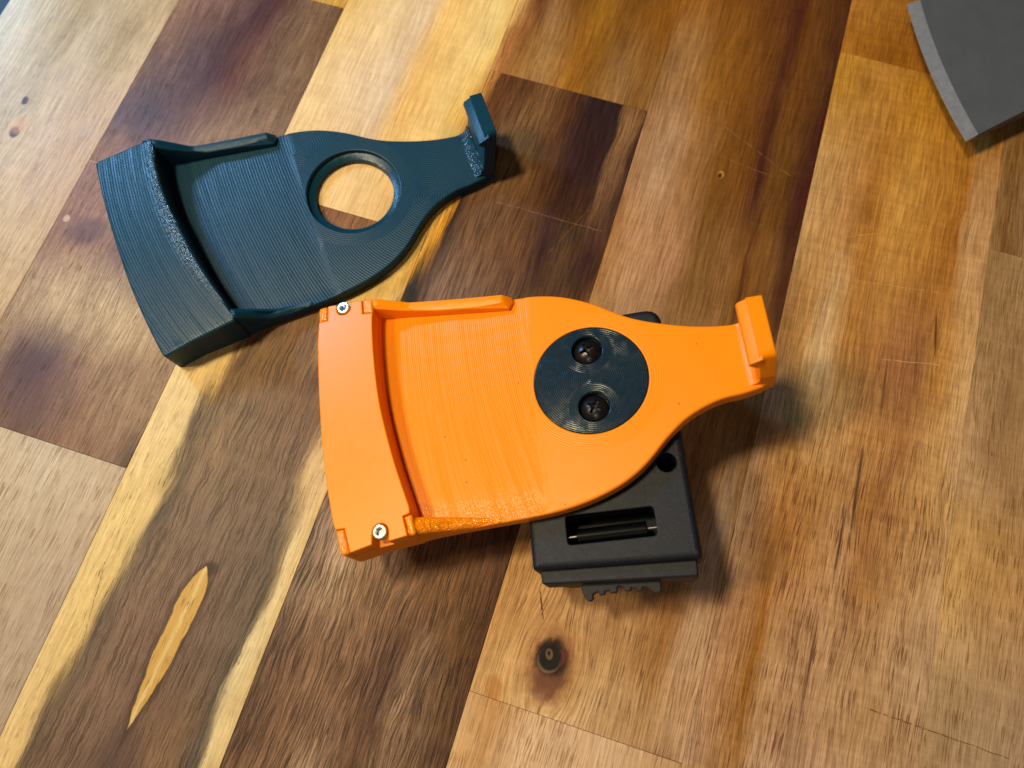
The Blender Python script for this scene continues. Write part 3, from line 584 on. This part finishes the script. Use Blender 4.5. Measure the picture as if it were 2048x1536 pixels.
    def rtop(x, y):
        q = max(0., min(1., (x-ridge[0][0]-1)/13.)); z = zb-.4+(4.6-zb)*q
        q2 = max(0., min(1., (x+31.)/4.)); z = z-(z-.4)*q2
        inn = 41.9-.119*(x+84)               # centre line of the rim, inner half slopes down
        return z-max(0., (inn+3.2-y))*.22
    slab('rim', rim, rtop, -.9, mats['rim'], root, bevel=.45, seg=3, grid=1.)
    x1 = ridge[-1][0]
    lr = [(x1-2, -45.9), (x1+6, -46.1), (x1+16, -46.7), (x1+25, -47.6), (x1+33, -49.2)]+[(x, y+.12) for x, y in spline(LOWER, 2.) if x1-1 < x < x1+33]+[(x1-2, -53.2)]
    def ltop(x, y):
        q = max(0., min(1., (x-x1-1)/11.)); z = zb-.5+((3.9 if cover else 2.6)-zb)*q
        q2 = max(0., min(1., (x-x1-8)/22.)); q2 = q2*q2*(3-2*q2); return z-(z-.15)*q2-max(0., y+49.5)*.25*(1-q2)
    slab('rim', lr, ltop, -1.6, mats['rim'], root, bevel=2.1, seg=6, grid=1.)
    # ---- hook: upright wall across the arm end with an inward lip
    H, xo, xr, xl, yt, yl = hook             # height, outer face, lip ridge and lip tip (x), near end of top and of lip (y)
    yz = [(-12.3, -5.8, 1.2), (13.8, -5.8, .6), (13.9, H, .6), (yt, H, 2.5), (-12.3, 6., 4)]
    V, F = slab_data(fillet(yz), 5.6, 0, bevel=.5, seg=2)
    V = [(59.8+v[2]+(xo-65.4)*max(0, v[1])/H, v[0], v[1]) for v in V]
    hk = mesh('hook', V, F, mats['hook'], root)
    xz = [(xr+.4, H-.15, .3), (xl+.5, H-3.0, .35), (xl, H-4.6, .3), (xr+.4, H-8.2, .3)]
    V, F = slab_data(fillet(xz, n=3), 13.75, yl, bevel=.25, seg=2, swap=lambda v: (v[0], v[2], v[1]))
    mesh('lip', V, F, mats['hook'], hk)
    prof = [(55.2, -.3), (56.6, .12), (57.8, .7), (58.9, 1.7), (59.6, 3.2), (59.9, 4.8), (60.6, 4.8), (60.6, -.8), (55.2, -.8)]
    V, F = slab_data(prof, 13.2, -12.2, bevel=.3, seg=2, swap=lambda v: (v[0], v[2], v[1]))
    mesh('fillet', V, F, mats['fillet'], hk)
    return root

steel_t = NT('polished_steel'); steel = steel_t.out((.78, .78, .80), .22, steel_t.bump(steel_t.noise(steel_t.P, 2., 3.), .02, .5), metal=1.)
# ---- teal holder, lying flat
Mt = Matrix.Translation(Vector((-74.5, 181.8, 6.2))*S) @ Matrix.Rotation(.328, 4, 'Z')
tm = dict(plate=print_mat('teal_print_plate', TEAL, .40, 'plate', 1.3, .05, seed=1., spec=.3), block=print_mat('teal_print_block', TEAL, .38, 'arc', 1.25, .06, spec=.3, pit=ridge_pit, seed=2.),
          rim=print_mat('teal_print_rim', TEAL, .36, 'flat', depth=.06), hook=print_mat('teal_print_hook', TEAL, .36, 'flat', depth=.03),
          ledge=print_mat('teal_print_ledge', TEAL, .28, 'flat', depth=.04, pit=lambda t, x, y, z: .08), fillet=print_mat('teal_print_fillet', TEAL, .3, 'flat', depth=.06, pit=lambda t, x, y, z: .8))
ridgeT = [(-79.7, 42.6), (-80.6, 33), (-80.3, 22), (-79.3, 12), (-77.3, 2), (-75.2, -9), (-72.6, -20), (-69.8, -30), (-66.6, -40), (-63.6, -49.5)]
def zT(x, y):
    d = math.hypot(x-AC[0], y-AC[1]); q = max(0., min(1., (166-d)/27.)); return 9.2+5.0*q
build_holder('printed_holder', 'dark teal 3D printed holder with an open round hole, lying flat on the wood', 'holder', Mt, TEAL, False, ridgeT, zT, tm, (24.3, 68.9, 64.6, 59.7, -8.4, -9.6))
# ---- orange holder, carried tilted on the black clip
R = Matrix.Rotation(.1, 4, 'Z') @ Matrix.Rotation(-.21, 4, 'Y') @ Matrix.Rotation(-.12, 4, 'X')
Mo = Matrix.Translation(Vector((29.93, 78.71, 41.0))*S) @ R
om = dict(plate=print_mat('orange_print_plate', ORG, .38, 'plate', .85, .045, speck=True, pit=lambda t, x, y, z: t.mul(t.ss(y, -36., -46.), t.mul(t.ss(x, -20., -26.), .6))), block=print_mat('orange_print_block', ORG, .36, 'flat', depth=.04),
          tab=print_mat('orange_print_tab', ORG, .26, 'flat', depth=.05, pit=lambda t, x, y, z: .75), cover=print_mat('orange_print_cover', ORG, .36, 'flat', depth=.02, spec=.4),
          rim=print_mat('orange_print_rim', ORG, .30, 'flat', depth=.05, pit=low_pit), hook=print_mat('orange_print_hook', ORG, .38, 'flat', depth=.03),
          fillet=print_mat('orange_print_fillet', ORG, .26, 'flat', depth=.05, pit=lambda t, x, y, z: .3), steel=steel)
ridgeO = [(-84.4, 43.5), (-84.6, 36), (-84.2, 25), (-83.1, 12), (-81.5, 0), (-79.2, -11), (-76.2, -23), (-73.2, -33), (-70.0, -43.0)]
oroot = build_holder('printed_holder', 'bright orange 3D printed holder screwed onto a black plastic clip, with steel cap screws', 'holder', Mo, ORG, True, ridgeO, 10., om, (18.6, 64.3, 59.4, 55.3, -9.4, -10.4))
# disc insert
dm = print_mat('navy_print_disc', (.005, .019, .035), .25, 'disc', depth=.022, spec=.28)
disc = slab('round_insert', circle(0, 0, 21.85, 96), .15, -6.2, dm, oroot, bevel=.35, seg=2, holes=[circle(0, 12.2, 5.9, 40), circle(0, -11.4, 5.9, 40)])
bo = NT('black_oxide_screw'); bom = bo.out((.045, .042, .045), bo.add(.24, bo.mul(bo.noise(bo.P, .8, 3.), .15)), bo.bump(bo.noise(bo.P, 1.2, 3.), .03, .6), metal=.85)
def phillips(cx, cy, rot, parent):
    R0 = 5.35; n = 64; V = []; F = []; idx = {}
    ca, sa = math.cos(rot), math.sin(rot)
    st = 2*R0/n
    def hz(x, y):
        r = math.hypot(x, y); z = .75-2.9*(r/R0)**2.4*.9
        a = abs(x*ca+y*sa); b = abs(-x*sa+y*ca)
        if (a < .58 and b < 2.75) or (b < .58 and a < 2.75) or (a < 1.05 and b < 1.05): 
            z = min(z-.5, -.2-1.6*(1-r/3.2))
        return z
    rings = [R0*(k/44) for k in range(1, 45)]; m = 128
    V.append((cx, cy, hz(0, 0)))
    for r in rings:
        for i in range(m):
            a = 2*math.pi*i/m; x, y = r*math.cos(a), r*math.sin(a); V.append((cx+x, cy+y, hz(x, y)))
    for i in range(m): F.append((0, 1+i, 1+(i+1) % m))
    for k in range(43):
        for i in range(m):
            a = 1+k*m; F.append((a+i, a+(i+1) % m, a+m+(i+1) % m, a+m+i))
    lo = len(V)
    for i in range(m):
        a = 2*math.pi*i/m; V.append((cx+R0*math.cos(a), cy+R0*math.sin(a), -5.))
    b = 1+43*m
    for i in range(m): F.append((b+i, b+(i+1) % m, lo+(i+1) % m, lo+i))
    return mesh('cross_head_screw', V, F, bom, parent, angle=50)
phillips(0, 12.2, .35, disc); phillips(0, -11.4, .95, disc)
slab('screw_seat', circle(0, 0, 21., 48), -4.6, -6.1, dm, disc, bevel=0)
# ---- black clip below
bk = NT('black_moulded_plastic'); bkc = bk.mix(bk.ss(bk.noise(bk.P, 1.7, 2., .7), .56, .72), (.0045, .0065, .014), (.020, .027, .050))
bkm = bk.out(bkc, bk.add(.50, bk.mul(bk.noise(bk.P, .4, 3.), .12)), bk.bump(bk.noise(bk.P, 1.9, 3., .7), .10, .8), spec=.32)
clip_o = slab('clip_housing', fillet([(-30, -67.5, 1.5), (30.2, -69.6, 1.6), (30.2, 29.6, 7), (-30, 29.6, 7)], n=6), -7.2, -22, bkm, oroot, bevel=2.4, seg=5, grid=0, hb=.35,
     holes=[fillet([(-16.2, -60.0, 1.6), (16.0, -60.2, 1.6), (16.0, -49.6, 1.6), (-16.2, -49.4, 1.6)]), circle(23.2, -34.3, 3.6, 36)])
tag(clip_o, 'black plastic clip housing under the orange holder')
bs = NT('black_smooth_plastic'); bsm = bs.out((.0018, .002, .0025), .36, bs.bump(bs.noise(bs.P, 1.5, 3.), .03, .4), spec=.08)
slab('slot_floor', [(-28, -66), (28, -67.5), (28, 27), (-28, 27)], -21.4, -21.9, bsm, clip_o, bevel=0)
pn_t = NT('dull_pin_steel'); pin_m = pn_t.out((.20, .19, .17), .42, metal=1.)
mesh('roller', *tube_data((-12.9, -56.9, -11.0), (12.6, -56.9, -11.0), 3.0, 28, .3), bsm, clip_o)
mesh('pin', *tube_data((-17.5, -56.7, -10.6), (17.5, -56.7, -10.6), .5, 14, .1), pin_m, clip_o)
slab('lower_shell', fillet([(-27.6, -72.2, 1.2), (27.8, -75.0, 1.2), (28.4, -66, 1), (-28.2, -64, 1)]), -11.5, -22.3, bkm, clip_o, bevel=.7, seg=3)
slab('lower_shell', fillet([(-24, -71.5, 4), (27.2, -74.2, 1.5), (28.4, 26, 6), (-28, 26, 6)]), -21.95, -34, bkm, clip_o, bevel=1., seg=2)
comb = [(-14.2, -71), (-14.2, -74.6), (-13.6, -77.4), (-12.4, -78.8), (-11.2, -79.0), (-10.2, -78.0), (-10.4, -77.0), (-9.6, -76.3), (-8.3, -76.0), (-8.0, -77.2), (-6.2, -77.2), (-5.8, -76.1), (-4.3, -75.9), (-3.9, -76.9), (-1.6, -76.9), (-1.2, -75.8), (-1.3, -75.2), (-.3, -74.8),
        (.8, -75.2), (1.4, -76.6), (3.4, -76.8), (3.7, -75.9), (5.2, -76.0), (5.6, -77.1), (7.4, -77.1), (7.8, -76.0), (9.4, -76.2), (10.3, -77.2), (11.8, -78.4), (13.2, -78.6), (14.2, -77.8), (14.4, -74.8), (14.4, -71)]
slab('latch_teeth', comb, -17.2, -20.4, bkm, clip_o, bevel=.35, seg=2)

# ================================================================== AXE HEAD, top right
ax = NT('grey_steel'); nz_ = ax.noise(ax.vm('MULTIPLY', ax.P, (.06, 1.2, 1.)), 1., 4., .7)
axm = ax.out(ax.mix(ax.noise(ax.P, .08, 4., .6), (.10, .118, .155), (.145, .165, .205)), ax.add(.48, ax.mul(ax.noise(ax.P, .5, 4.), .2)), ax.bump(ax.add(ax.noise(ax.P, 1.4, 4., .7), ax.mul(nz_, .5)), .05, .5), metal=.35)
ae = NT('ground_steel_edge'); nb = ae.noise(ae.vm('MULTIPLY', ae.P, (.25, 1.5, 1.)), 1., 4., .7)
aem = ae.out(ae.mix(ae.noise(ae.P, .22, 4., .7), (.24, .27, .36), (.55, .60, .72)), ae.add(.34, ae.mul(nb, .25)), ae.bump(ae.add(nb, ae.noise(ae.P, 2.5, 3.)), .06, .6), metal=.6)
# local frame: origin on the cutting edge, +X towards the poll, Y along the edge
ax_far = Vector((196.6, 283.4)); ax_near = Vector((211.6, 203.5))
def axe():
    mid = (ax_far+ax_near)/2; d = (ax_far-ax_near).normalized(); half = (ax_far-ax_near).length/2
    X = Vector((d.y, -d.x))
    M = Matrix(((X.x*S/S, d.x, 0, mid.x*S), (X.y, d.y, 0, mid.y*S), (0, 0, 1, 13*S), (0, 0, 0, 1)))
    root = empty('axe_head', M); tag(root, 'grey steel axe head with a bright ground cutting edge, at the corner of the table', 'axe head')
    N = 24; Ln = 150.; xs = [0, 6.0, 14, 25, 40, 60, 85, 110, Ln]
    def row(x):
        return half-(.29*x if x < 55 else 15.95+(x-55)*.04), half-.02*x
    def bow(y): return 2.9*((y/half)**2)-1.4
    def th(x): return .35+1.35*min(1, x/6.0)+max(0, x-6.0)*.085
    def build(xa, name, mat):
        V = []; F = []
        for s in (1, -1):
            for x in xa:
                lo, hi = row(x)
                for j in range(N+1):
                    y = -lo+(lo+hi)*j/N; V.append((x+bow(y)*(1-min(1, x/90)), y, s*th(x)-x*.045))
        n1 = len(xa); W = N+1
        for s in (0, 1):
            o = s*n1*W
            for i in range(n1-1):
                for j in range(N): F.append((o+i*W+j, o+i*W+j+1, o+(i+1)*W+j+1, o+(i+1)*W+j))
        o = n1*W
        for i in range(n1-1):
            for j in (0, N): F.append((i*W+j, (i+1)*W+j, o+(i+1)*W+j, o+i*W+j))
        for i in (0, n1-1):
            for j in range(N): F.append((i*W+j, i*W+j+1, o+i*W+j+1, o+i*W+j))
        mesh(name, V, F, mat, root, angle=25)
    build(xs[:2], 'cutting_edge', aem); build(xs[1:], 'blade', axm)
axe()
sc.render.resolution_x = 1024; sc.render.resolution_y = 768
